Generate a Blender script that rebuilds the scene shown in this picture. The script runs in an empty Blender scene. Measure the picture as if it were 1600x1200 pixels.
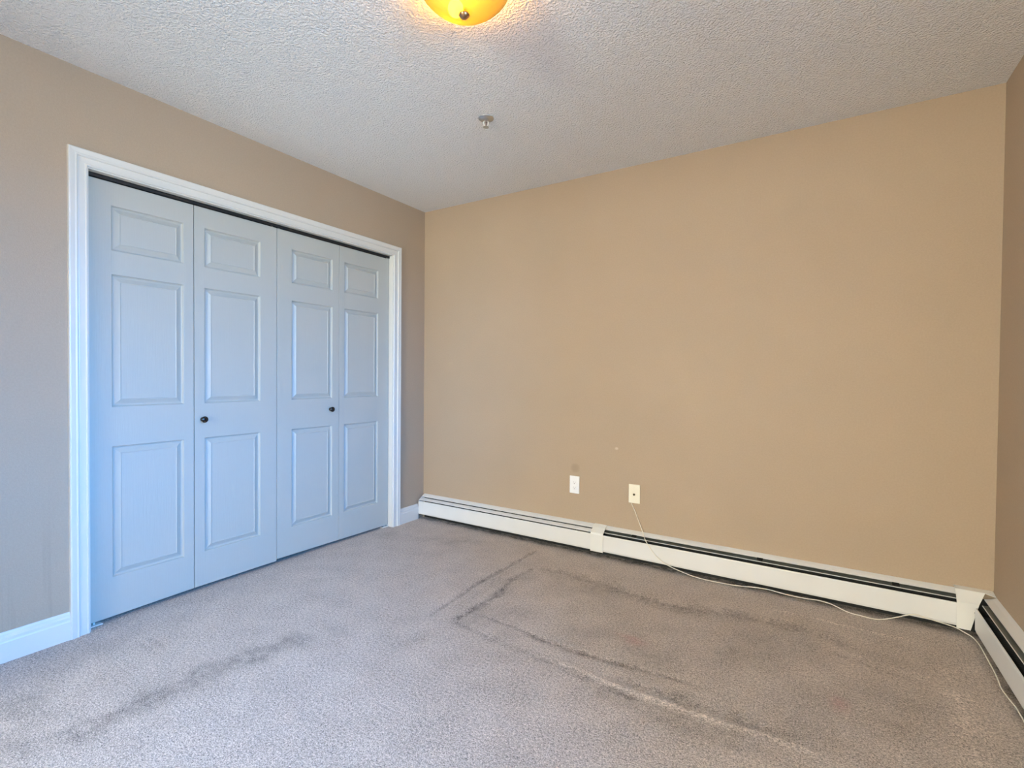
import bpy, bmesh, math, random
import numpy as np
from mathutils import Vector, Matrix

scene = bpy.context.scene
C = scene.collection
random.seed(4)

# ------------------------------------------------------------------ camera
W = 3.370      # room width  (left wall x=0, right wall x=W)
D = -3.62      # front wall  (back wall y=0)
H = 2.44       # ceiling
cam_d = bpy.data.cameras.new('camera')
cam = bpy.data.objects.new('camera', cam_d)
C.objects.link(cam)
cam_d.sensor_width = 36.0
cam_d.lens = 36.0 * 769.92 / 1600.0
cam_d.clip_start = 0.02
r = Vector((0.8479, 0.5300, 0.0086)); u = Vector((-0.0159, 0.0092, 0.9998)); f = Vector((-0.5299, 0.8479, -0.0163))
M = Matrix(((r.x, u.x, -f.x, 2.6996), (r.y, u.y, -f.y, -2.9853), (r.z, u.z, -f.z, 1.1390), (0, 0, 0, 1)))
cam.matrix_world = M
scene.camera = cam

# ------------------------------------------------------------------ world: bright blue sky over sunlit ground, seen only through the window
SKY = (0.05, 0.365, 1.0); SKY_S = 37.0
GROUND = (0.42, 0.67, 1.0); GROUND_S = 13.5
world = bpy.data.worlds.new('world'); scene.world = world
world.use_nodes = True
nt = world.node_tree; nt.nodes.clear()
wo = nt.nodes.new('ShaderNodeOutputWorld'); bg = nt.nodes.new('ShaderNodeBackground')
tc = nt.nodes.new('ShaderNodeTexCoord'); sx = nt.nodes.new('ShaderNodeSeparateXYZ')
rp = nt.nodes.new('ShaderNodeValToRGB'); mr = nt.nodes.new('ShaderNodeMapRange')
mr.inputs[1].default_value = -1; mr.inputs[2].default_value = 1
nt.links.new(tc.outputs['Generated'], sx.inputs[0]); nt.links.new(sx.outputs[2], mr.inputs[0]); nt.links.new(mr.outputs[0], rp.inputs[0])
def s(c, k): return tuple(x * k for x in c) + (1,)
e = rp.color_ramp.elements
e[0].position = 0.0; e[0].color = s(GROUND, GROUND_S / SKY_S)
e[1].position = 1.0; e[1].color = s(SKY, 1.0)
for p_, c_ in ((0.485, s(GROUND, GROUND_S / SKY_S)), (0.515, s(SKY, 1.0))):
    n_ = e.new(p_); n_.color = c_
bg.inputs[1].default_value = SKY_S
nt.links.new(rp.outputs[0], bg.inputs[0]); nt.links.new(bg.outputs[0], wo.inputs[0])
# window opening in the right wall, behind the viewer's right shoulder
WY0, WY1, WZ0, WZ1 = -3.35, -1.80, 0.62, 2.12
pl = bpy.data.lights.new('window_portal', 'AREA'); pl.shape = 'RECTANGLE'
pl.size = WZ1 - WZ0; pl.size_y = WY1 - WY0; pl.cycles.is_portal = True
po = bpy.data.objects.new('window_portal', pl); C.objects.link(po)
po.location = (W + 0.13, (WY0 + WY1) / 2, (WZ0 + WZ1) / 2); po.rotation_euler = (0, math.radians(90), 0)
# doorway and unseen hall light, added to brighten the back wall
HX0, HX1, HZ = 0.62, 3.10, 2.08
hl = bpy.data.lights.new('hall_fill', 'POINT'); hl.energy = 565.0; hl.color = (.94, 1.0, .88); hl.shadow_soft_size = .45
ho = bpy.data.objects.new('hall_fill', hl); C.objects.link(ho); ho.location = (1.45, D - 2.6, 1.62)
LAMP_S = 190.0
# ------------------------------------------------------------------ exposure
scene.view_settings.view_transform = 'Standard'
scene.view_settings.look = 'None'
scene.view_settings.exposure = 0.22
scene.view_settings.gamma = 1.0
scene.view_settings.use_curve_mapping = False
scene.cycles.max_bounces = 16
scene.cycles.diffuse_bounces = 10
scene.cycles.transparent_max_bounces = 16

# ------------------------------------------------------------------ materials
def srgb(r_, g_, b_):
    f_ = lambda c: (c / 12.92 if c <= .04045 else ((c + .055) / 1.055) ** 2.4)
    return tuple(f_(c / 255) for c in (r_, g_, b_)) + (1,)
def new_mat(name):
    m = bpy.data.materials.new(name); m.use_nodes = True
    n = m.node_tree.nodes; b = n['Principled BSDF']
    return m, m.node_tree, b
def noise(nt, scale, detail=2.0, rough=.5, vec=None):
    t = nt.nodes.new('ShaderNodeTexNoise'); t.inputs['Scale'].default_value = scale
    t.inputs['Detail'].default_value = detail; t.inputs['Roughness'].default_value = rough
    if vec is None:
        g = nt.nodes.new('ShaderNodeTexCoord'); vec = g.outputs['Object']
    nt.links.new(vec, t.inputs['Vector'])
    return t.outputs['Fac']
def remap(nt, v, a, b, c, d, clamp=True):
    t = nt.nodes.new('ShaderNodeMapRange'); t.clamp = clamp
    for i, x in enumerate((a, b, c, d)): t.inputs[i + 1].default_value = x
    nt.links.new(v, t.inputs[0]); return t.outputs[0]
def bump(nt, b, h, dist, strength=1.0, prev=None):
    t = nt.nodes.new('ShaderNodeBump'); t.inputs['Strength'].default_value = strength; t.inputs['Distance'].default_value = dist
    nt.links.new(h, t.inputs['Height'])
    if prev is not None: nt.links.new(prev, t.inputs['Normal'])
    nt.links.new(t.outputs[0], b.inputs['Normal']); return t.outputs[0]
def math_(nt, op, a, b):
    t = nt.nodes.new('ShaderNodeMath'); t.operation = op
    for i, x in enumerate((a, b)):
        if isinstance(x, (int, float)): t.inputs[i].default_value = x
        else: nt.links.new(x, t.inputs[i])
    return t.outputs[0]
def mix(nt, fac, a, b):
    t = nt.nodes.new('ShaderNodeMix'); t.data_type = 'RGBA'
    for i, x in ((0, fac), (6, a), (7, b)):
        if isinstance(x, (int, float, tuple)): t.inputs[i].default_value = x
        else: nt.links.new(x, t.inputs[i])
    return t.outputs[2]
def simple(name, col, rough=.5, metal=0.0, nscale=None, nvar=.06, bdist=0.0, bscale=300):
    m, t, b = new_mat(name)
    b.inputs['Roughness'].default_value = rough; b.inputs['Metallic'].default_value = metal
    if nscale:
        v = remap(t, noise(t, nscale, 3), .3, .7, 0, 1)
        lo = tuple(c * (1 - nvar) for c in col[:3]) + (1,)
        t.links.new(mix(t, v, lo, col), b.inputs['Base Color'])
    else:
        b.inputs['Base Color'].default_value = col
    if bdist: bump(t, b, noise(t, bscale, 2), bdist)
    return m

WALL = (0.45, 0.345, 0.245, 1)
def wall_mat(name, streaks=False, smudge=False):
    m, t, b = new_mat(name)
    b.inputs['Roughness'].default_value = .62; b.inputs['Specular IOR Level'].default_value = .35
    v = remap(t, noise(t, 1.6, 3), .3, .7, 0, 1)
    col = mix(t, v, tuple(c * .95 for c in WALL[:3]) + (1,), WALL)
    v2 = remap(t, noise(t, 140, 2), .35, .65, 0, 1)
    col = mix(t, v2, mix(t, .05, col, (0, 0, 0, 1)), col)
    g = t.nodes.new('ShaderNodeTexCoord')
    sp = t.nodes.new('ShaderNodeSeparateXYZ'); t.links.new(g.outputs['Object'], sp.inputs[0])
    if streaks:      # faint vertical drip marks low on the wall beside the closet
        mp = t.nodes.new('ShaderNodeMapping'); mp.inputs['Scale'].default_value = (1, 38, 1.1)
        t.links.new(g.outputs['Object'], mp.inputs[0])
        st = remap(t, noise(t, 1.0, 2, .5, mp.outputs[0]), .55, .72, 0, 1)
        m1 = remap(t, sp.outputs[2], .12, .75, 1, 0); m2 = remap(t, sp.outputs[1], -2.24, -2.20, 1, 0)
        fac = math_(t, 'MULTIPLY', math_(t, 'MULTIPLY', st, m1), math_(t, 'MULTIPLY', m2, .28))
        col = mix(t, fac, col, tuple(c * .45 for c in WALL[:3]) + (1,))
    if smudge:       # a grey rub mark above the outlet and a dab of filler beside it
        for (cx, cz, rx, rz, c2, k) in ((1.334, .533, .035, .035, tuple(c * .62 for c in WALL[:3]) + (1,), .40), (1.617, .686, .014, .010, (.62, .52, .42, 1), .7)):
            dx = math_(t, 'DIVIDE', math_(t, 'SUBTRACT', sp.outputs[0], cx), rx); dz = math_(t, 'DIVIDE', math_(t, 'SUBTRACT', sp.outputs[2], cz), rz)
            q = math_(t, 'ADD', math_(t, 'MULTIPLY', dx, dx), math_(t, 'MULTIPLY', dz, dz))
            nq = math_(t, 'ADD', q, remap(t, noise(t, 45, 2), 0, 1, -.5, .5))
            fac = math_(t, 'MULTIPLY', remap(t, nq, .15, 1.1, 1, 0), k)
            col = mix(t, fac, col, c2)
    t.links.new(col, b.inputs['Base Color'])
    bump(t, b, noise(t, 230, 3, .6), .0012, .6)
    return m
M_WALL = wall_mat('wall_paint_beige')
M_WALL_L = wall_mat('wall_paint_beige_streaked', streaks=True)
M_WALL_B = wall_mat('wall_paint_beige_marked', smudge=True)

M_CEIL, t, b = new_mat('ceiling_stipple')
b.inputs['Base Color'].default_value = (.87, .86, .85, 1); b.inputs['Roughness'].default_value = .9; b.inputs['Specular IOR Level'].default_value = .15
n1 = remap(t, noise(t, 105, 2.5, .55), .32, .68, 0, 1); n2 = noise(t, 300, 2, .5)
bump(t, b, math_(t, 'ADD', n1, math_(t, 'MULTIPLY', n2, .3)), .0068, 1.0)

M_CARPET, t, b = new_mat('carpet_pile')
b.inputs['Roughness'].default_value = .95; b.inputs['Specular IOR Level'].default_value = .05
b.inputs['Sheen Weight'].default_value = .12
at = t.nodes.new('ShaderNodeAttribute'); at.attribute_name = 'wear_shade'
at2 = t.nodes.new('ShaderNodeAttribute'); at2.attribute_name = 'spill'
base = (0.50, 0.423, 0.37, 1)
gr = noise(t, 215, 2, .7); gm = noise(t, 95, 2, .6); gl = noise(t, 7, 4, .6)
k = math_(t, 'ADD', remap(t, gr, .30, .70, -.55, .55), remap(t, gm, .32, .68, -.26, .26))
k = math_(t, 'ADD', k, remap(t, gl, .3, .7, -.09, .09))
gp = noise(t, 30, 3, .6)
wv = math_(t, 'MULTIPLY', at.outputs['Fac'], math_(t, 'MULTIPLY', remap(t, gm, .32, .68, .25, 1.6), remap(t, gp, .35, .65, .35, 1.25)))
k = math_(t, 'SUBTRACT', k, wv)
k = math_(t, 'MAXIMUM', math_(t, 'ADD', k, 1.0), .15)
sc = t.nodes.new('ShaderNodeVectorMath'); sc.operation = 'SCALE'; sc.inputs[0].default_value = base[:3]
t.links.new(k, sc.inputs['Scale'])
col = mix(t, math_(t, 'MULTIPLY', at2.outputs['Fac'], remap(t, gm, .3, .7, .4, 1)), sc.outputs[0], (.52, .22, .20, 1))
t.links.new(col, b.inputs['Base Color'])
bump(t, b, math_(t, 'ADD', gr, math_(t, 'MULTIPLY', gm, .7)), .006, .8)

def white_wood(name, col, rough):
    m, t, b = new_mat(name)
    b.inputs['Base Color'].default_value = col; b.inputs['Roughness'].default_value = rough
    g = t.nodes.new('ShaderNodeTexCoord'); mp = t.nodes.new('ShaderNodeMapping'); mp.inputs['Scale'].default_value = (1, 150, 9)
    t.links.new(g.outputs['Object'], mp.inputs[0])
    bump(t, b, noise(t, 1.0, 3, .6, mp.outputs[0]), .0007, .7)
    return m
M_DOOR = white_wood('door_white_grained', (.465, .468, .425, 1), .42)
M_TRIM = simple('trim_white_gloss', (.69, .67, .62, 1), .32, nscale=6, nvar=.03)
M_HEAT = simple('heater_cream_enamel', (.76, .755, .74, 1), .38, nscale=5, nvar=.05)
M_COVER = simple('heater_cover_cream', (.79, .78, .74, 1), .4, nscale=5, nvar=.05)
M_DAMP = simple('damper_grey_metal', (.20, .21, .19, 1), .45, .6, nscale=8, nvar=.2)
M_DARK = simple('heater_dark_inside', (.02, .02, .02, 1), .8, nscale=20, nvar=.3)  # near-black for slots, and for the shade painted inside the heaters
M_FIN = simple('heater_fins', (.05, .05, .05, 1), .6, .4, nscale=30, nvar=.3)
M_BLACK = simple('track_black', (.012, .012, .014, 1), .5, nscale=30, nvar=.3)
M_KNOB = simple('knob_black_gloss', (.012, .011, .012, 1), .14, nscale=30, nvar=.3)
M_STEEL = simple('chrome_steel', (.62, .61, .59, 1), .3, 1.0, nscale=30, nvar=.1)
M_ARM = simple('sprinkler_arm_white', (.80, .77, .72, 1), .35, nscale=30, nvar=.04)
M_NICKEL = simple('lamp_base_nickel', (.23, .21, .19, 1), .35, .9, nscale=30, nvar=.1)
M_BRASS = simple('lamp_finial_brass', (.50, .30, .16, 1), .3, 1.0, nscale=30, nvar=.1)
M_PLAST_W = simple('plastic_white', (.88, .88, .89, 1), .35, nscale=30, nvar=.02)
M_PLAST_A = simple('plastic_almond', (.86, .81, .66, 1), .35, nscale=30, nvar=.02)
M_CORD = simple('cord_ivory', (.82, .77, .66, 1), .45, nscale=40, nvar=.06)
M_CLOSET = simple('closet_inside', (.35, .30, .24, 1), .8, nscale=3, nvar=.1)
M_VINYL = simple('window_vinyl', (.85, .85, .85, 1), .35, nscale=8, nvar=.03)

M_GLASS = bpy.data.materials.new('window_glass'); M_GLASS.use_nodes = True
t = M_GLASS.node_tree; t.nodes.clear()
o_ = t.nodes.new('ShaderNodeOutputMaterial'); a_ = t.nodes.new('ShaderNodeBsdfTransparent'); g_ = t.nodes.new('ShaderNodeBsdfGlossy'); m_ = t.nodes.new('ShaderNodeMixShader'); fr = t.nodes.new('ShaderNodeFresnel')
g_.inputs['Roughness'].default_value = 0.0; a_.inputs[0].default_value = (.95, .97, .96, 1)
t.links.new(fr.outputs[0], m_.inputs[0]); t.links.new(a_.outputs[0], m_.inputs[1]); t.links.new(g_.outputs[0], m_.inputs[2]); t.links.new(m_.outputs[0], o_.inputs[0])

M_SHADE = bpy.data.materials.new('lamp_amber_glass'); M_SHADE.use_nodes = True     # ribbed amber glass bowl, lit from inside
t = M_SHADE.node_tree; t.nodes.clear()
o_ = t.nodes.new('ShaderNodeOutputMaterial')
tp = t.nodes.new('ShaderNodeBsdfTransparent'); tl = t.nodes.new('ShaderNodeBsdfTranslucent'); gl_ = t.nodes.new('ShaderNodeBsdfGlossy'); df = t.nodes.new('ShaderNodeBsdfDiffuse')
amber = (.40, .37, .14, 1)
tp.inputs[0].default_value = (.62, .54, .26, 1); tl.inputs[0].default_value = amber; gl_.inputs['Roughness'].default_value = .12; df.inputs[0].default_value = amber
m1 = t.nodes.new('ShaderNodeMixShader'); m2 = t.nodes.new('ShaderNodeMixShader'); m3 = t.nodes.new('ShaderNodeMixShader')
m1.inputs[0].default_value = .55; m2.inputs[0].default_value = .55; m3.inputs[0].default_value = .07
t.links.new(tp.outputs[0], m1.inputs[1]); t.links.new(tl.outputs[0], m2.inputs[1]); t.links.new(df.outputs[0], m2.inputs[2]); t.links.new(m2.outputs[0], m1.inputs[2])
t.links.new(m1.outputs[0], m3.inputs[1]); t.links.new(gl_.outputs[0], m3.inputs[2])
t.links.new(m3.outputs[0], o_.inputs[0])
M_BULB, t, b = new_mat('lamp_bulb_lit')
b.inputs['Base Color'].default_value = (1, .9, .7, 1); b.inputs['Emission Color'].default_value = (1, .46, .07, 1); b.inputs['Emission Strength'].default_value = LAMP_S

# ------------------------------------------------------------------ mesh helpers
def obj(name, bm, mat, parent=None, smooth=False, bevel=0.0, seg=2):
    me = bpy.data.meshes.new(name)
    bmesh.ops.recalc_face_normals(bm, faces=bm.faces[:])
    bm.to_mesh(me); bm.free()
    me.materials.append(mat)
    if smooth:
        for p_ in me.polygons: p_.use_smooth = True
    o = bpy.data.objects.new(name, me); C.objects.link(o)
    if parent is not None: o.parent = parent
    if bevel:
        md = o.modifiers.new('bevel', 'BEVEL'); md.width = bevel; md.segments = seg; md.limit_method = 'ANGLE'; md.angle_limit = math.radians(50)
    return o
def tag(o, label=None, cat=None, group=None, kind=None):
    if label: o['label'] = label
    if cat: o['category'] = cat
    if group: o['group'] = group
    if kind: o['kind'] = kind
    return o
def empty(name, loc, rz=0.0):
    o = bpy.data.objects.new(name, None); C.objects.link(o); o.location = loc; o.rotation_euler = (0, 0, rz); o.empty_display_size = .05
    return o
def box(bm, x0, x1, y0, y1, z0, z1):
    v = [bm.verts.new((x, y, z)) for x in (x0, x1) for y in (y0, y1) for z in (z0, z1)]
    for q in ((0, 1, 3, 2), (4, 6, 7, 5), (0, 4, 5, 1), (2, 3, 7, 6), (0, 2, 6, 4), (1, 5, 7, 3)): bm.faces.new([v[i] for i in q])
def boxes(*bs):
    bm = bmesh.new()
    for b_ in bs: box(bm, *b_)
    return bm
def prism(bm, prof, fn, ends):
    """extrude a closed profile; fn(p, k) -> point of profile vertex p at end k"""
    A = [bm.verts.new(fn(p_, 0)) for p_ in prof]; B = [bm.verts.new(fn(p_, 1)) for p_ in prof]
    n = len(prof)
    for i in range(n): bm.faces.new((A[i], A[(i + 1) % n], B[(i + 1) % n], B[i]))
    if ends: bm.faces.new(A); bm.faces.new(list(reversed(B)))
def sheet(poly, t_):
    """closed outline of a bent sheet of thickness t_ following an open polyline"""
    n = len(poly); out = []
    for i in range(n):
        a = Vector(poly[max(i - 1, 0)]); c = Vector(poly[i]); d = Vector(poly[min(i + 1, n - 1)])
        n1 = (c - a); n2 = (d - c)
        nn = Vector((0, 0))
        for q in (n1, n2):
            if q.length > 1e-9: q = q.normalized(); nn += Vector((-q.y, q.x))
        nn.normalize(); out.append(tuple(c + nn * t_))
    return list(poly) + out[::-1]
def lathe(bm, prof, n, c=(0, 0, 0), axis='z', ribs=0.0):
    cv = Vector(c); rings = []
    for (r_, h_) in prof:
        ring = []
        for i in range(n):
            a = 2 * math.pi * i / n
            rr = r_ * (1 + (ribs * math.cos(a * 36) if r_ > .02 else 0))
            x, y = rr * math.cos(a), rr * math.sin(a)
            p_ = {'z': (x, y, h_), 'x': (h_, x, y), 'y': (x, h_, y)}[axis]
            ring.append(bm.verts.new(cv + Vector(p_)))
        rings.append(ring)
    for A, B in zip(rings, rings[1:]):
        for i in range(n): bm.faces.new((A[i], A[(i + 1) % n], B[(i + 1) % n], B[i]))
    for R_ in (rings[0], rings[-1]):
        bm.faces.new(R_)
def tube(bm, pts, rad, n=8):
    pts = [Vector(p_) for p_ in pts]; rings = []; up = Vector((0.1, .2, 1)).normalized()
    for i, p_ in enumerate(pts):
        d = (pts[min(i + 1, len(pts) - 1)] - pts[max(i - 1, 0)]).normalized()
        s_ = d.cross(up); 
        if s_.length < .1: s_ = d.cross(Vector((1, 0, 0)))
        s_.normalize(); v_ = s_.cross(d)
        rings.append([bm.verts.new(p_ + rad * (math.cos(2 * math.pi * k / n) * s_ + math.sin(2 * math.pi * k / n) * v_)) for k in range(n)])
    for A, B in zip(rings, rings[1:]):
        for i in range(n): bm.faces.new((A[i], A[(i + 1) % n], B[(i + 1) % n], B[i]))
    bm.faces.new(rings[0]); bm.faces.new(rings[-1])
def spline(pts, m=6):
    P = [Vector(p_) for p_ in pts]; P = [2 * P[0] - P[1]] + P + [2 * P[-1] - P[-2]]; out = []
    for i in range(1, len(P) - 2):
        for k in range(m):
            t_ = k / m; a, b_, c, d = P[i - 1:i + 3]
            out.append(.5 * (2 * b_ + (c - a) * t_ + (2 * a - 5 * b_ + 4 * c - d) * t_ ** 2 + (-a + 3 * b_ - 3 * c + d) * t_ ** 3))
    out.append(P[-2]); return out

# ------------------------------------------------------------------ setting: walls, ceiling
OY0, OY1, OZ = -2.140, -0.345, 2.022            # finished closet opening
JT = .014                                        # jamb board
o = obj('wall_left', boxes((-.12, 0, D - .12, OY0 - JT, -.06, H), (-.12, 0, OY1 + JT, 0.12, -.06, H), (-.12, 0, OY0 - JT, OY1 + JT, OZ + JT, H)), M_WALL_L)
tag(o, 'beige painted wall around the white closet doors', 'wall', kind='structure')
o = obj('wall_back', boxes((0, W + .12, 0, .12, -.06, H)), M_WALL_B)
tag(o, 'wide tan painted wall above the long cream heater', 'wall', kind='structure')
o = obj('wall_right', boxes((W, W + .12, WY1, 0, -.06, H), (W, W + .12, D - .12, WY0, -.06, H), (W, W + .12, WY0, WY1, -.06, WZ0), (W, W + .12, WY0, WY1, WZ1, H)), M_WALL)
tag(o, 'tan wall at the right edge of the view', 'wall', kind='structure')
o = obj('wall_front', boxes((0, HX0, D - .12, D, 0, H), (HX1, W, D - .12, D, 0, H), (HX0, HX1, D - .12, D, HZ, H)), M_WALL)
tag(o, 'tan wall behind the viewer with a doorway added for light', 'wall', kind='structure')
HY = D - 3.6  # unseen hall, added to carry the fill light
o = obj('wall_added_hall', boxes((-.12, 0, HY, D - .12, 0, H), (W, W + .12, HY, D - .12, 0, H), (-.12, W + .12, HY - .12, HY, 0, H)), M_WALL)
tag(o, 'tan walls of the added hall behind the viewer', 'wall', kind='structure')
o = obj('floor_added_hall', boxes((-.12, W + .12, HY - .12, D - .01, -.1, -.004)), M_CARPET)
tag(o, 'beige carpet of the added hall behind the viewer', 'carpet', kind='structure')
o = obj('wall_closet', boxes((-.80, -.76, OY0 - .3, OY1 + .3, 0, H), (-.76, -.12, OY0 - .3, OY0 - .26, 0, H), (-.76, -.12, OY1 + .26, OY1 + .3, 0, H)), M_CLOSET)
tag(o, 'dark inner walls of the closet behind the folding doors', 'wall', kind='structure')
o = obj('ceiling', boxes((-.80, W + .12, D - 3.72, .12, H, H + .1)), M_CEIL)
tag(o, 'white stippled ceiling', 'ceiling', kind='structure')

# ------------------------------------------------------------------ carpet: a fine sheet with pressed-in furniture lines, worn spots and shade painted along the heaters
STROKES = [
    ([(1.145, -0.179), (1.139, -0.47), (1.124, -0.809), (1.151, -1.221)], 0.01, 0.4),
    ([(1.275, -0.452), (1.253, -0.653), (1.291, -0.87), (1.284, -1.082), (1.268, -1.175)], 0.018, 0.42),
    ([(1.177, -0.421), (1.196, -0.791), (1.219, -1.147)], 0.035, 0.14),
    ([(1.251, -0.433), (1.454, -0.414), (1.737, -0.438), (2.062, -0.496), (2.32, -0.431), (2.512, -0.41), (2.666, -0.407), (2.83, -0.451)], 0.035, 0.32),
    ([(1.329, -1.091), (1.527, -1.091), (1.707, -1.118), (1.872, -1.117), (2.022, -1.112), (2.122, -1.099), (2.265, -1.089), (2.422, -1.089)], 0.012, 0.38),
    ([(1.29, -1.203), (1.483, -1.231), (1.714, -1.241), (1.864, -1.25), (2.03, -1.268), (2.177, -1.276)], 0.02, 0.25),
    ([(1.85, -1.223), (1.922, -1.228), (2.073, -1.249), (2.259, -1.248), (2.387, -1.25), (2.577, -1.233), (2.648, -1.236), (2.732, -1.235)], 0.011, -0.30),
    ([(2.069, -1.304), (2.276, -1.311), (2.418, -1.309), (2.583, -1.309)], 0.05, 0.24),
    ([(2.056, -1.204), (2.247, -1.202), (2.459, -1.197), (2.629, -1.2)], 0.02, 0.22),
    ([(0.627, -2.541), (0.709, -2.399), (0.736, -2.216), (0.727, -1.999), (0.787, -1.857), (0.831, -1.715), (0.874, -1.582)], 0.06, 0.36),
    ([(0.357, -2.498), (0.51, -2.463)], 0.07, 0.22),
    ([(2.527, -0.25), (2.765, -0.246), (2.956, -0.258), (3.092, -0.239)], 0.007, -0.3),
    ([(3.136, -0.46), (3.127, -0.73), (3.108, -0.926), (3.117, -1.026)], 0.03, -0.16),
    ([(2.761, -0.495), (2.911, -0.538), (3.05, -0.55), (3.122, -0.564)], 0.015, -0.15),
    ([(2.76, -0.554), (2.907, -0.592), (3.024, -0.599)], 0.015, 0.18),
    ([(2.112, -0.984), (2.224, -1.018)], 0.07, 0.18),
    ([(2.355, -0.816), (2.418, -0.83)], 0.07, 0.14),
    ([(2.909, -0.797), (3.021, -0.88)], 0.09, 0.14),
    ([(0.05, -0.516), (0.202, -0.464)], 0.05, 0.2),
    ([(0.352, -0.397), (0.802, -0.258)], 0.06, 0.14),
    ([(0.244, -2.065), (0.516, -2.059)], 0.006, 0.25),
    ([(0.255, -2.027), (0.415, -2.025)], 0.006, 0.2),
    ([(1.211, -1.498), (1.243, -1.355)], 0.03, 0.12),
    ([(1.36, -0.824), (2.031, -0.811)], 0.09, -0.08),
    ([(1.573, -0.496), (1.709, -0.551)], 0.05, 0.12),
    ([(0.202, -2.362), (0.172, -2.112)], 0.08, 0.12),
    ([(0.02, -0.03), (1.6, -0.03), (3.3, -0.03)], 0.030, 0.75),  # shade under the back-wall heaters, painted onto the carpet
    ([(3.34, -0.03), (3.335, -1.5), (3.335, -3.4)], 0.030, 0.75),  # the same painted shade under the right-wall heater
]
def carpet():
    st = .009
    xs = np.arange(-.76, W + st, st); ys = np.arange(D - .02, 0.0 + st, st)
    X, Y = np.meshgrid(xs, ys, indexing='ij'); wear_shade = np.zeros_like(X); Z = np.zeros_like(X)
    rng = np.random.default_rng(2)
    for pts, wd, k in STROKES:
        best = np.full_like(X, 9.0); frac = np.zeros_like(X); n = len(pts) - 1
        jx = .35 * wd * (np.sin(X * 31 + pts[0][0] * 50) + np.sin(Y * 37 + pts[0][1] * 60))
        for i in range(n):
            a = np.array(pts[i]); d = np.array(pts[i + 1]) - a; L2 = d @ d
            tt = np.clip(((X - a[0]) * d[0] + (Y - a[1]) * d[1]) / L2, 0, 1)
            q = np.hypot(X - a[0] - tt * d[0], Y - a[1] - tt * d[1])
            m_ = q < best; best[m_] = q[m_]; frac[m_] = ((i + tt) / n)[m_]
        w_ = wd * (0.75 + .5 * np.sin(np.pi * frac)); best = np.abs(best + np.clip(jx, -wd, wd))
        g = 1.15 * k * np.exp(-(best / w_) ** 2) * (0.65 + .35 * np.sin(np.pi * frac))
        wear_shade += g
        if wd < .04 and abs(k) < .6: Z -= .010 * g
    # the crushed area where a bed stood
    inb = np.clip((X - 1.22) / .06, 0, 1) * np.clip((3.12 - X) / .1, 0, 1) * np.clip((-.42 - Y) / .05, 0, 1) * np.clip((Y + 1.27) / .05, 0, 1)
    pat = sum(a_ * np.sin(X * fx_ + Y * fy_ + ph_) for a_, fx_, fy_, ph_ in ((.5, 9, 4, .3), (.45, -5, 11, 1.9), (.4, 14, -9, 4.1), (.35, 21, 13, 2.2), (.3, -17, 23, 5.0)))
    wear_shade += inb * (.075 + .075 * np.clip(pat, -1.2, 1.2))
    spill = np.zeros_like(X)
    for cx, cy, rx, ry in ((2.045, -.917, .045, .03), (2.02, -.895, .05, .018), (2.776, -.924, .03, .045)):
        spill = np.maximum(spill, .42 * np.exp(-(((X - cx) / rx) ** 2 + ((Y - cy) / ry) ** 2)))
    nx, ny = X.shape
    co = np.stack([X, Y, Z], -1).reshape(-1, 3)
    idx = np.arange(nx * ny).reshape(nx, ny)
    fc = np.stack([idx[:-1, :-1], idx[1:, :-1], idx[1:, 1:], idx[:-1, 1:]], -1).reshape(-1, 4)
    me = bpy.data.meshes.new('floor'); me.from_pydata(co.tolist(), [], fc.tolist())
    for nm, arr in (('wear_shade', wear_shade), ('spill', spill)):
        a = me.attributes.new(nm, 'FLOAT', 'POINT'); a.data.foreach_set('value', arr.astype(np.float32).ravel())
    me.polygons.foreach_set('use_smooth', np.ones(len(me.polygons), dtype=bool))
    me.materials.append(M_CARPET)
    o = bpy.data.objects.new('floor', me); C.objects.link(o); return o
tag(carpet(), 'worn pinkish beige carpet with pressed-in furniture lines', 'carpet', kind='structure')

# ------------------------------------------------------------------ baseboards
BB = [(0, 0), (.0135, 0), (.0135, .078), (.0115, .084), (.0115, .096), (.008, .102), (.0075, .110), (.004, .118), (0, .118)]
bm = bmesh.new()
prism(bm, BB, lambda p_, k: (p_[0], (D, OY0 - .072)[k], p_[1]), True)
prism(bm, BB, lambda p_, k: (p_[0], (OY1 + .072, -.072)[k], p_[1]), True)
tag(obj('baseboard_left', bm, M_TRIM), 'white moulded baseboard either side of the closet', 'baseboard', kind='structure')
bm = bmesh.new()
prism(bm, BB, lambda p_, k: ((.0135, HX0)[k], D + p_[0], p_[1]), True)
tag(obj('baseboard_front', bm, M_TRIM), 'white moulded baseboard behind the viewer', 'baseboard', kind='structure')

# ------------------------------------------------------------------ closet opening: jambs and mitred colonial casing
CW = .068; RV = .005
# profile: (distance from inner edge, thickness)
CP = [(0, 0), (0, .009), (.003, .0115), (.007, .0120), (.010, .0090), (.030, .0105), (.034, .0095), (.037, .0160), (.041, .0175), (.046, .0160), (.052, .0170), (.062, .0185), (.066, .0175), (CW, .013), (CW, 0)]
yi0, yi1, zi = OY0 - RV, OY1 + RV, OZ + RV
bm = bmesh.new(); prism(bm, CP, lambda p_, k: (p_[1], yi0 - p_[0], (0, zi + p_[0])[k]), True)
tag(obj('trim_1', bm, M_TRIM), 'left upright of the white closet casing', 'door casing', kind='structure')
bm = bmesh.new(); prism(bm, CP, lambda p_, k: (p_[1], yi1 + p_[0], (0, zi + p_[0])[k]), True)
tag(obj('trim_2', bm, M_TRIM), 'right upright of the white closet casing, nearest the room corner', 'door casing', kind='structure')
bm = bmesh.new(); prism(bm, CP, lambda p_, k: (p_[1], (yi0 - p_[0], yi1 + p_[0])[k], zi + p_[0]), True)
tag(obj('trim_3', bm, M_TRIM), 'white casing head across the top of the closet', 'door casing', kind='structure')
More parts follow.
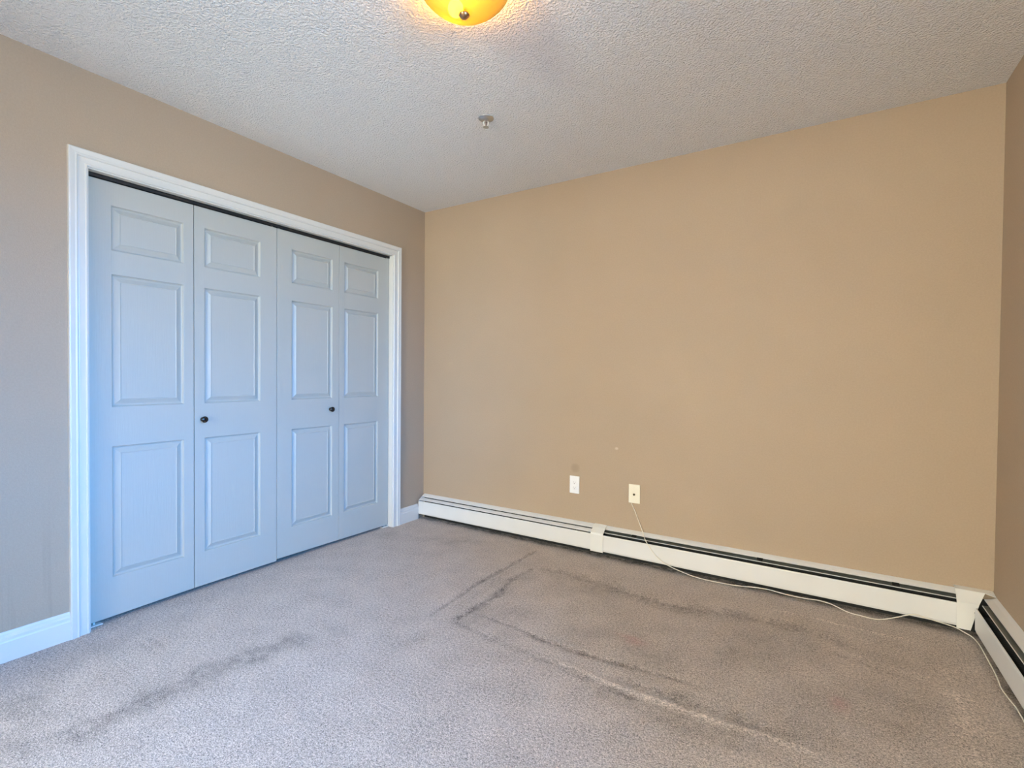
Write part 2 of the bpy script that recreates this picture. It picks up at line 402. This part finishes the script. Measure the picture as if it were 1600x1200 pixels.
tag(obj('trim_4', boxes((-.12, 0, OY0 - JT, OY0, 0, OZ), (-.12, 0, OY1, OY1 + JT, 0, OZ), (-.12, 0, OY0 - JT, OY1 + JT, OZ, OZ + JT)), M_TRIM), 'white jamb boards lining the closet opening', 'door jamb', kind='structure')
tr = obj('trim_5', boxes((-.072, -.069, OY0 + .002, OY1 - .002, OZ - .016, OZ), (-.037, -.034, OY0 + .002, OY1 - .002, OZ - .016, OZ), (-.072, -.034, OY0 + .002, OY1 - .002, OZ - .003, OZ)), M_BLACK)
tag(tr, 'black metal track above the closet doors', 'door track', kind='structure')

# ------------------------------------------------------------------ bifold doors
DX = -.040; TH = .030
kf = (2.6996 - DX) / (2.6996 + .02)
ky = lambda y: -2.9853 + (y + 2.9853) * kf
kz = lambda z: 1.139 + (z - 1.139) * kf
PZ = [tuple(map(kz, q)) for q in ((.207, .803), (.984, 1.583), (1.691, 1.892))]
ZT = kz(1.996)
def leaf_mesh(y0, y1, p0, p1, zb0, zb1):
    bm = bmesh.new()
    ys = [y0, p0, p1, y1]; zs = [None] + [z for q in PZ for z in q] + [ZT]
    V = {}
    for i, y in enumerate(ys):
        for j, z in enumerate(zs):
            if z is None: z = zb0 + (zb1 - zb0) * (y - y0) / (y1 - y0)
            V[i, j] = bm.verts.new((0, y, z))
    for i in range(3):
        for j in range(len(zs) - 1):
            if i == 1 and j % 2 == 1:
                ring = [V[1, j], V[2, j], V[2, j + 1], V[1, j + 1]]
                for ins, dep in ((.0025, -.0080), (.007, -.0120), (.012, -.0120), (.033, -.0012), (.0350, -.0040)):
                    a, b_, z0, z1 = p0 + ins, p1 - ins, zs[j] + ins, zs[j + 1] - ins
                    nr = [bm.verts.new((dep, y, z)) for y, z in ((a, z0), (b_, z0), (b_, z1), (a, z1))]
                    for q in range(4): bm.faces.new((ring[q], ring[(q + 1) % 4], nr[(q + 1) % 4], nr[q]))
                    ring = nr
                bm.faces.new(ring)
            else:
                bm.faces.new((V[i, j], V[i + 1, j], V[i + 1, j + 1], V[i, j + 1]))
    # back and edges
    per = [V[i, 0] for i in range(4)] + [V[3, j] for j in range(1, len(zs))] + [V[i, len(zs) - 1] for i in (2, 1, 0)] + [V[0, j] for j in range(len(zs) - 2, 0, -1)]
    back = [bm.verts.new((-TH, v.co.y, v.co.z)) for v in per]
    n = len(per)
    for i in range(n): bm.faces.new((per[i], per[(i + 1) % n], back[(i + 1) % n], back[i]))
    bm.faces.new(back)
    return bm
def knob(parent, x, y, z):
    bm = bmesh.new()
    lathe(bm, [(.006, 0), (.0115, .0005), (.0115, .003), (.0065, .006), (.0062, .011), (.011, .015), (.0158, .0195), (.0172, .0235), (.0158, .0275), (.0105, .0305), (.004, .0318)], 28, (x, y, z), 'x')
    return obj('knob', bm, M_KNOB, parent, smooth=True)
def bifold(name, label, leaves, kn, brk):
    root = empty(name, (DX, leaves[0][0], 0)); oy = leaves[0][0]
    tag(root, label, 'closet door', kind='structure')
    for (a, b_, p0, p1, z0, z1) in leaves:
        obj('door_leaf', leaf_mesh(a - oy, b_ - oy, p0 - oy, p1 - oy, z0, z1), M_DOOR, root, bevel=.0016)
    kb = knob(root, 0, kn[0] - oy, kn[1]); kb['label'] = 'small round black knob'
    y0, y1 = brk[0] - oy, brk[1] - oy
    bm = boxes((-.030, .004, y0, y1, .0, .004), (-.030, .002, (y0 if brk[2] < 0 else y1 - .002), (y0 + .002 if brk[2] < 0 else y1), .004, .016))
    bmesh_pin = bm; lathe(bm, [(.004, .004), (.004, .014)], 10, (-.014, (y0 + y1) / 2, 0))
    obj('pivot_bracket', bm, M_ARM, root)['label'] = 'metal bottom pivot bracket'
    bm = bmesh.new(); yp = (leaves[1][1] - .02 if brk[2] < 0 else leaves[0][0] + .02) - oy
    lathe(bm, [(.005, ZT), (.005, ZT + .010), (.008, ZT + .011), (.008, ZT + .0145)], 12, (-.016, yp, 0))
    obj('guide_roller', bm, M_STEEL, root, smooth=True)
    return root
k1 = [ky(-2.140) + .0, ky(-1.7085), ky(-1.7055), ky(-1.2545)]
k2 = [ky(-1.2520), ky(-.8105), ky(-.8085), OY1 - .004]
bifold('door_1', 'left pair of white panelled folding closet doors', [
    (OY0 + .003, k1[1], ky(-2.0525), ky(-1.7555), .017, .023), (k1[2], k1[3], ky(-1.656), ky(-1.3555), .023, .020)],
    (ky(-1.667), kz(.900)), (OY0 + .001, OY0 + .055, -1))
bifold('door_2', 'right pair of white panelled folding closet doors, nearer the room corner', [
    (k2[0], k2[1], ky(-1.157), ky(-.8645), .030, .022), (k2[2], k2[3], ky(-.7685), ky(-.4695), .022, .014)],
    (ky(-.879), kz(.911)), (OY1 - .055, OY1 - .001, 1))

# ------------------------------------------------------------------ window in the right wall (out of frame, lights the room)
wr = empty('window_1', (W, (WY0 + WY1) / 2, WZ0)); tag(wr, 'white vinyl window in the right wall, outside the view', 'window', kind='structure')
hy = (WY1 - WY0) / 2; hz = WZ1 - WZ0; fw = .045
bm = boxes((.04, .11, -hy, -hy + fw, 0, hz), (.04, .11, hy - fw, hy, 0, hz), (.04, .11, -hy + fw, hy - fw, 0, fw), (.04, .11, -hy + fw, hy - fw, hz - fw, hz), (.05, .10, -.02, .02, fw, hz - fw))
obj('window_frame', bm, M_VINYL, wr, bevel=.003)
for a, c in ((-hy + fw, -.02), (.02, hy - fw)):
    obj('window_pane', boxes((.072, .076, a, c, fw, hz - fw)), M_GLASS, wr)
obj('window_sill', boxes((-.025, .04, -hy, hy, 0, .018)), M_TRIM, wr, bevel=.003)

# ------------------------------------------------------------------ hot-water baseboard heaters
def on_back(p_, x): return (x, -p_[0], p_[1])
def on_right(p_, y): return (W - p_[0], y, p_[1])
def heater(name, label, place, a, b_, closed, off=0.0, caps=(), brackets=(), lead=0.0, tail=(0.0, 0.0)):
    org = Vector(place((0, 0), a)); root = empty(name, org)
    tag(root, label, 'heater', 'baseboard heaters')
    ex = lambda prof, p0, p1: (lambda bm: (prism(bm, prof, lambda p_, k: Vector(place(p_, (p0, p1)[k])) - org, True), bm)[1])(bmesh.new())
    sg = 1 if b_ > a else -1
    lip = .030 + off * 1.1
    back = sheet([(lip, .1700), (lip + .0005, .1725), (.016, .1795), (.0015, .1865), (.0015, .012)], -.0012)
    a0 = a + sg * lead if lead else a; a1 = a + sg * (lead + .018) if lead else a
    obj('back_plate', ex(back, a, b_), M_HEAT, root)
    P = lambda d, z: (d + off, z)
    front = sheet([P(.0640, .1385), P(.0660, .1415), P(.0690, .1405), P(.0705, .1365), P(.0695, .050), P(.066, .040), P(.056, .0375)], .0012)
    obj('front_panel', ex(front, a1, b_), M_HEAT, root)
    if closed:
        obj('damper', ex(sheet([P(.0350, .1615), P(.0635, .1515), P(.0650, .1490)], .0012), a0, b_), M_HEAT, root)
    else:
        dp = obj('damper', ex(sheet([(.012, .1600), P(.0425, .1530), P(.0435, .1515)], .0012), a0, b_), M_DAMP, root)
        dp['label'] = 'grey metal damper blade'
        obj('damper_edge', ex([P(.0428, .1518), P(.0453, .1516), P(.0453, .1542), P(.0428, .1544)], a0, b_), M_HEAT, dp)['label'] = 'pale rolled edge of the damper'
        for q in brackets:
            bx = [(.014, .1615), P(.038, .1555), P(.038, .1585), (.014, .1650)]
            obj('damper_bracket', ex(bx, q - .014, q + .014), M_DARK, dp)['label'] = 'dark bracket slot in the damper'
    # dark hot-water pipe with fins
    bm = bmesh.new(); n = int(abs(b_ - a) / .02)
    for i in range(n):
        q = a1 + sg * (.02 + i * .02)
        if abs(q - b_) < .015: continue
        prism(bm, [P(.008, .055), P(.052, .055), P(.052, .118), P(.008, .118)], lambda p_, k: Vector(place(p_, q + (-.0006, .0006)[k])) - org, True)
    ring = [P(.030 + .011 * math.cos(t_ * math.pi / 6), .086 + .011 * math.sin(t_ * math.pi / 6)) for t_ in range(12)]
    prism(bm, ring, lambda p_, k: Vector(place(p_, (a1 + sg * .004, b_ - sg * .004)[k])) - org, True)
    obj('heating_element', bm, M_FIN, root)
    obj('inner_shade_sheet', ex([(.003, .0005), (.0045, .0005), (.0045, .1580), (.003, .1580)], a - sg * tail[0], b_ + sg * tail[1]), M_DARK, root)['label'] = 'black sheet standing in for shade inside the heater'  # near-black sheet paints the deep shade behind and below the front panel
    cap = [(.002, .1868), (lip, .1728), P(.068, .1500), P(.0720, .1380), P(.0720, .050), P(.067, .0365), (.002, .0365)]
    for q in caps:
        obj('end_cap', ex(cap, q, q + sg * .0025), M_HEAT, root)
    return root
X1, X2, X3 = 1.478, 1.562, 3.234
heater('baseboard_heater', 'cream baseboard heater with closed damper, left end of the back wall', on_back, .0155, X1 + .012, True, caps=(.0125,))
heater('baseboard_heater', 'long cream baseboard heater with open damper under the cable wall plate', on_back, X2 - .012, X3 + .012, False, brackets=(1.745, 2.439, 3.022), tail=(.058, .120))
heater('baseboard_heater', 'cream baseboard heater running along the right wall', on_right, -.050, -3.40, False, off=.009, caps=(-3.4,), brackets=(-.75, -1.6, -2.5), lead=.032, tail=(.042, 0.0))

def cover(name, label, poly_x, t_=.0014):
    """poly_x: (d, z, x_left, x_right) down the face"""
    org = Vector((poly_x[0][2], 0, 0)); root = None
    prof = [(p_[0], p_[1]) for p_ in poly_x]
    prof2 = sheet(prof, t_); n = len(prof)
    xs = [(p_[2], p_[3]) for p_ in poly_x]; xs = xs + xs[::-1]
    bm = bmesh.new()
    A = [bm.verts.new(Vector((xs[i][0], -q[0], q[1])) - org) for i, q in enumerate(prof2)]
    B = [bm.verts.new(Vector((xs[i][1], -q[0], q[1])) - org) for i, q in enumerate(prof2)]
    m_ = len(prof2)
    for i in range(m_): bm.faces.new((A[i], A[(i + 1) % m_], B[(i + 1) % m_], B[i]))
    for i in range(n - 1):
        j = m_ - 1 - i
        bm.faces.new((A[i], A[i + 1], A[j - 1], A[j])); bm.faces.new((B[i], B[i + 1], B[j - 1], B[j]))
    o = obj(name, bm, M_COVER); o.location = org
    return tag(o, label, 'heater cover')
cover('heater_joint_cover', 'narrow cream strip covering the joint between the two back-wall heaters',
      [(.001, .1895, X1, X2), (.032, .1765, X1, X2), (.0700, .1520, X1, X2), (.0745, .1400, X1, X2), (.0745, .036, X1, X2), (.068, .0325, X1, X2)])
cc = cover('heater_corner_cover', 'loose cream corner cover where the heaters meet in the right corner',
      [(.0015, .1985, X3, 3.366), (.034, .1935, X3, 3.335), (.0705, .1500, X3, 3.309), (.0765, .032, X3, 3.281)])
bm = bmesh.new()
A3 = [Vector(p_) - cc.location for p_ in ((3.335, -.034, .1935), (3.3675, -.0015, .1985), (3.3675, -.053, .1900))]
lo = [bm.verts.new(p_ - Vector((0, 0, .0014))) for p_ in A3]; up = [bm.verts.new(p_) for p_ in A3]
bm.faces.new(up); bm.faces.new(lo[::-1])
for i in range(3): bm.faces.new((lo[i], lo[(i + 1) % 3], up[(i + 1) % 3], up[i]))
obj('corner_flap', bm, M_COVER, cc)
obj('slot', boxes((.058, .071, -.0765, -.0748, .112, .1145)), M_DARK, cc)['label'] = 'small dark slot'

# ------------------------------------------------------------------ wall plates
def screw(parent, x, y, z, m):
    bm = bmesh.new(); lathe(bm, [(.0034, 0), (.0034, -.0008), (.0022, -.0014)], 14, (x, y, z), 'y')
    return obj('screw', bm, m, parent)
root = empty('wall_outlet', (1.332, 0, .423)); tag(root, 'white power outlet on the back wall under a grey smudge', 'outlet')
obj('cover_plate', boxes((-.035, .035, -.0065, 0, -.0575, .0575)), M_PLAST_W, root, bevel=.0025)
rc = obj('receptacle', boxes((-.0165, .0165, -.0085, -.006, -.0335, .0335)), M_PLAST_W, root, bevel=.001)
for dz in (-.0185, .0155):
    for dx, hh in ((-.0063, .0042), (.0063, .0035)):
        obj('slot', boxes((dx - .0007, dx + .0007, -.0087, -.0083, dz + .002 - hh, dz + .002 + hh)), M_BLACK, rc)
    bm = bmesh.new(); lathe(bm, [(.0024, -.0083), (.0024, -.0087)], 12, (0, 0, dz - .008), 'y'); obj('ground_hole', bm, M_BLACK, rc)
root = empty('cable_wall_plate', (1.7365, 0, .416)); tag(root, 'almond wall plate with an ivory cable hanging below it', 'wall plate')
obj('cover_plate', boxes((-.0355, .0355, -.0065, 0, -.058, .058)), M_PLAST_A, root, bevel=.0025)
bm = bmesh.new(); lathe(bm, [(.0072, -.006), (.0072, -.0085), (.0055, -.0088), (.0050, -.0150), (.0040, -.0152)], 6, (-.001, 0, -.004), 'y')
obj('coax_jack', bm, simple('jack_dark_brass', (.06, .045, .02, 1), .4, .7, nscale=30, nvar=.2), root)['label'] = 'dark metal coaxial jack'
screw(root, 0, -.0063, .042, M_PLAST_A); screw(root, 0, -.0063, -.042, M_PLAST_A)

# ------------------------------------------------------------------ cord
cord_pts = [(1.7195, -.0035, .356), (1.725, -.006, .345), (1.746, -.008, .303), (1.775, -.012, .238), (1.803, -.034, .190), (1.826, -.066, .164), (1.849, -.0775, .138),
    (1.884, -.079, .096), (1.926, -.080, .063), (1.959, -.082, .047), (2.025, -.084, .029), (2.131, -.084, .0105), (2.264, -.073, .005), (2.362, -.080, .014),
    (2.410, -.080, .021), (2.485, -.080, .026), (2.574, -.080, .020), (2.659, -.080, .021), (2.714, -.080, .025), (2.768, -.081, .019), (2.833, -.098, .005),
    (2.884, -.105, .004), (2.933, -.110, .004), (2.971, -.095, .006), (3.020, -.082, .023), (3.055, -.081, .041), (3.090, -.080, .054), (3.135, -.080, .048),
    (3.224, -.081, .035), (3.256, -.088, .024), (3.281, -.112, .018), (3.2855, -.200, .026), (3.2850, -.307, .024), (3.2840, -.420, .021), (3.2835, -.470, .014), (3.280, -.520, .012), (3.283, -.600, .016), (3.2855, -.680, .022), (3.284, -.85, .012), (3.27, -1.2, .004), (3.274, -1.7, .004)]
bm = bmesh.new(); tube(bm, spline(cord_pts, 6), .0023, 8)
tag(obj('coaxial_cable', bm, M_CORD, smooth=True), 'thin ivory cable hanging from the almond plate and trailing along the heater', 'cable')

# ------------------------------------------------------------------ ceiling light
LX, LY = 1.698, -1.696
lr = empty('ceiling_light', (LX, LY, H)); tag(lr, 'lit amber glass bowl ceiling light', 'ceiling light')
bm = bmesh.new(); lathe(bm, [(.02, 0), (.078, 0), (.080, -.004), (.074, -.014), (.060, -.020), (.02, -.022)], 64)
obj('base_pan', bm, M_NICKEL, lr, smooth=False)
GZ = -.030
outer = [(.152, 0), (.150, -.009), (.141, -.024), (.122, -.044), (.098, -.063), (.068, -.080), (.038, -.091), (.012, -.095)]
bm = bmesh.new()
n = 144; rings = []
for rr, hh in outer + [(a - .004 if a > .02 else a, b_ + .004) for a, b_ in outer[::-1]]:
    rings.append([bm.verts.new((rr * (1 + .004 * math.cos(36 * 2 * math.pi * i / n)) * math.cos(2 * math.pi * i / n), rr * (1 + .004 * math.cos(36 * 2 * math.pi * i / n)) * math.sin(2 * math.pi * i / n), GZ + hh)) for i in range(n)])
for A, B in zip(rings, rings[1:] + rings[:1]):
    for i in range(n): bm.faces.new((A[i], A[(i + 1) % n], B[(i + 1) % n], B[i]))
obj('glass_shade', bm, M_SHADE, lr, smooth=True)['label'] = 'glowing amber glass bowl'
bm = bmesh.new(); lathe(bm, [(.004, GZ - .091), (.017, GZ - .0955), (.018, GZ - .0985), (.0135, GZ - .103), (.010, GZ - .107), (.004, GZ - .1095)], 32)
obj('finial', bm, M_BRASS, lr, smooth=True)['label'] = 'round brass finial'
bm = bmesh.new(); lathe(bm, [(.0035, GZ - .095), (.0035, -.022)], 10); obj('rod', bm, M_BRASS, lr)
for bx_, by_ in ((-.072, .046), (.030, -.050)):
    c = Vector((bx_, by_, -.050))
    bm = bmesh.new(); bmesh.ops.create_uvsphere(bm, u_segments=20, v_segments=12, radius=.027); bmesh.ops.translate(bm, verts=bm.verts, vec=c)
    obj('bulb', bm, M_BULB, lr, smooth=True)['label'] = 'lit warm bulb'

# ------------------------------------------------------------------ fire sprinkler
sr = empty('fire_sprinkler', (1.247, -.930, H)); tag(sr, 'small chrome fire sprinkler hanging from the ceiling', 'sprinkler')
bm = bmesh.new(); lathe(bm, [(.012, 0), (.039, 0), (.0395, -.002), (.036, -.0045), (.027, -.006), (.025, -.009), (.012, -.010)], 40); obj('escutcheon', bm, M_STEEL, sr, smooth=True)
bm = bmesh.new(); lathe(bm, [(.008, -.009), (.0105, -.0095), (.0105, -.016), (.007, -.018)], 6); obj('body', bm, M_STEEL, sr)
fa = math.radians(35); ca, sa = math.cos(fa), math.sin(fa)
for sg in (-1, 1):
    bm = bmesh.new(); tube(bm, spline([(sg * .006 * ca, sg * .006 * sa, -.015), (sg * .012 * ca, sg * .012 * sa, -.019), (sg * .0115 * ca, sg * .0115 * sa, -.030), (sg * .003 * ca, sg * .003 * sa, -.041)], 5), .0029, 8)
    obj('frame_arm', bm, M_ARM, sr, smooth=True)
bm = bmesh.new(); lathe(bm, [(.002, -.017), (.002, -.040)], 10); obj('fuse_bulb', bm, simple('fuse_bulb_glass', (.10, .05, .04, 1), .2, nscale=30, nvar=.2), sr)
bm = bmesh.new(); lathe(bm, [(.003, -.039), (.005, -.042), (.0145, -.0438), (.0148, -.0452), (.004, -.0455)], 24); obj('deflector', bm, M_STEEL, sr)
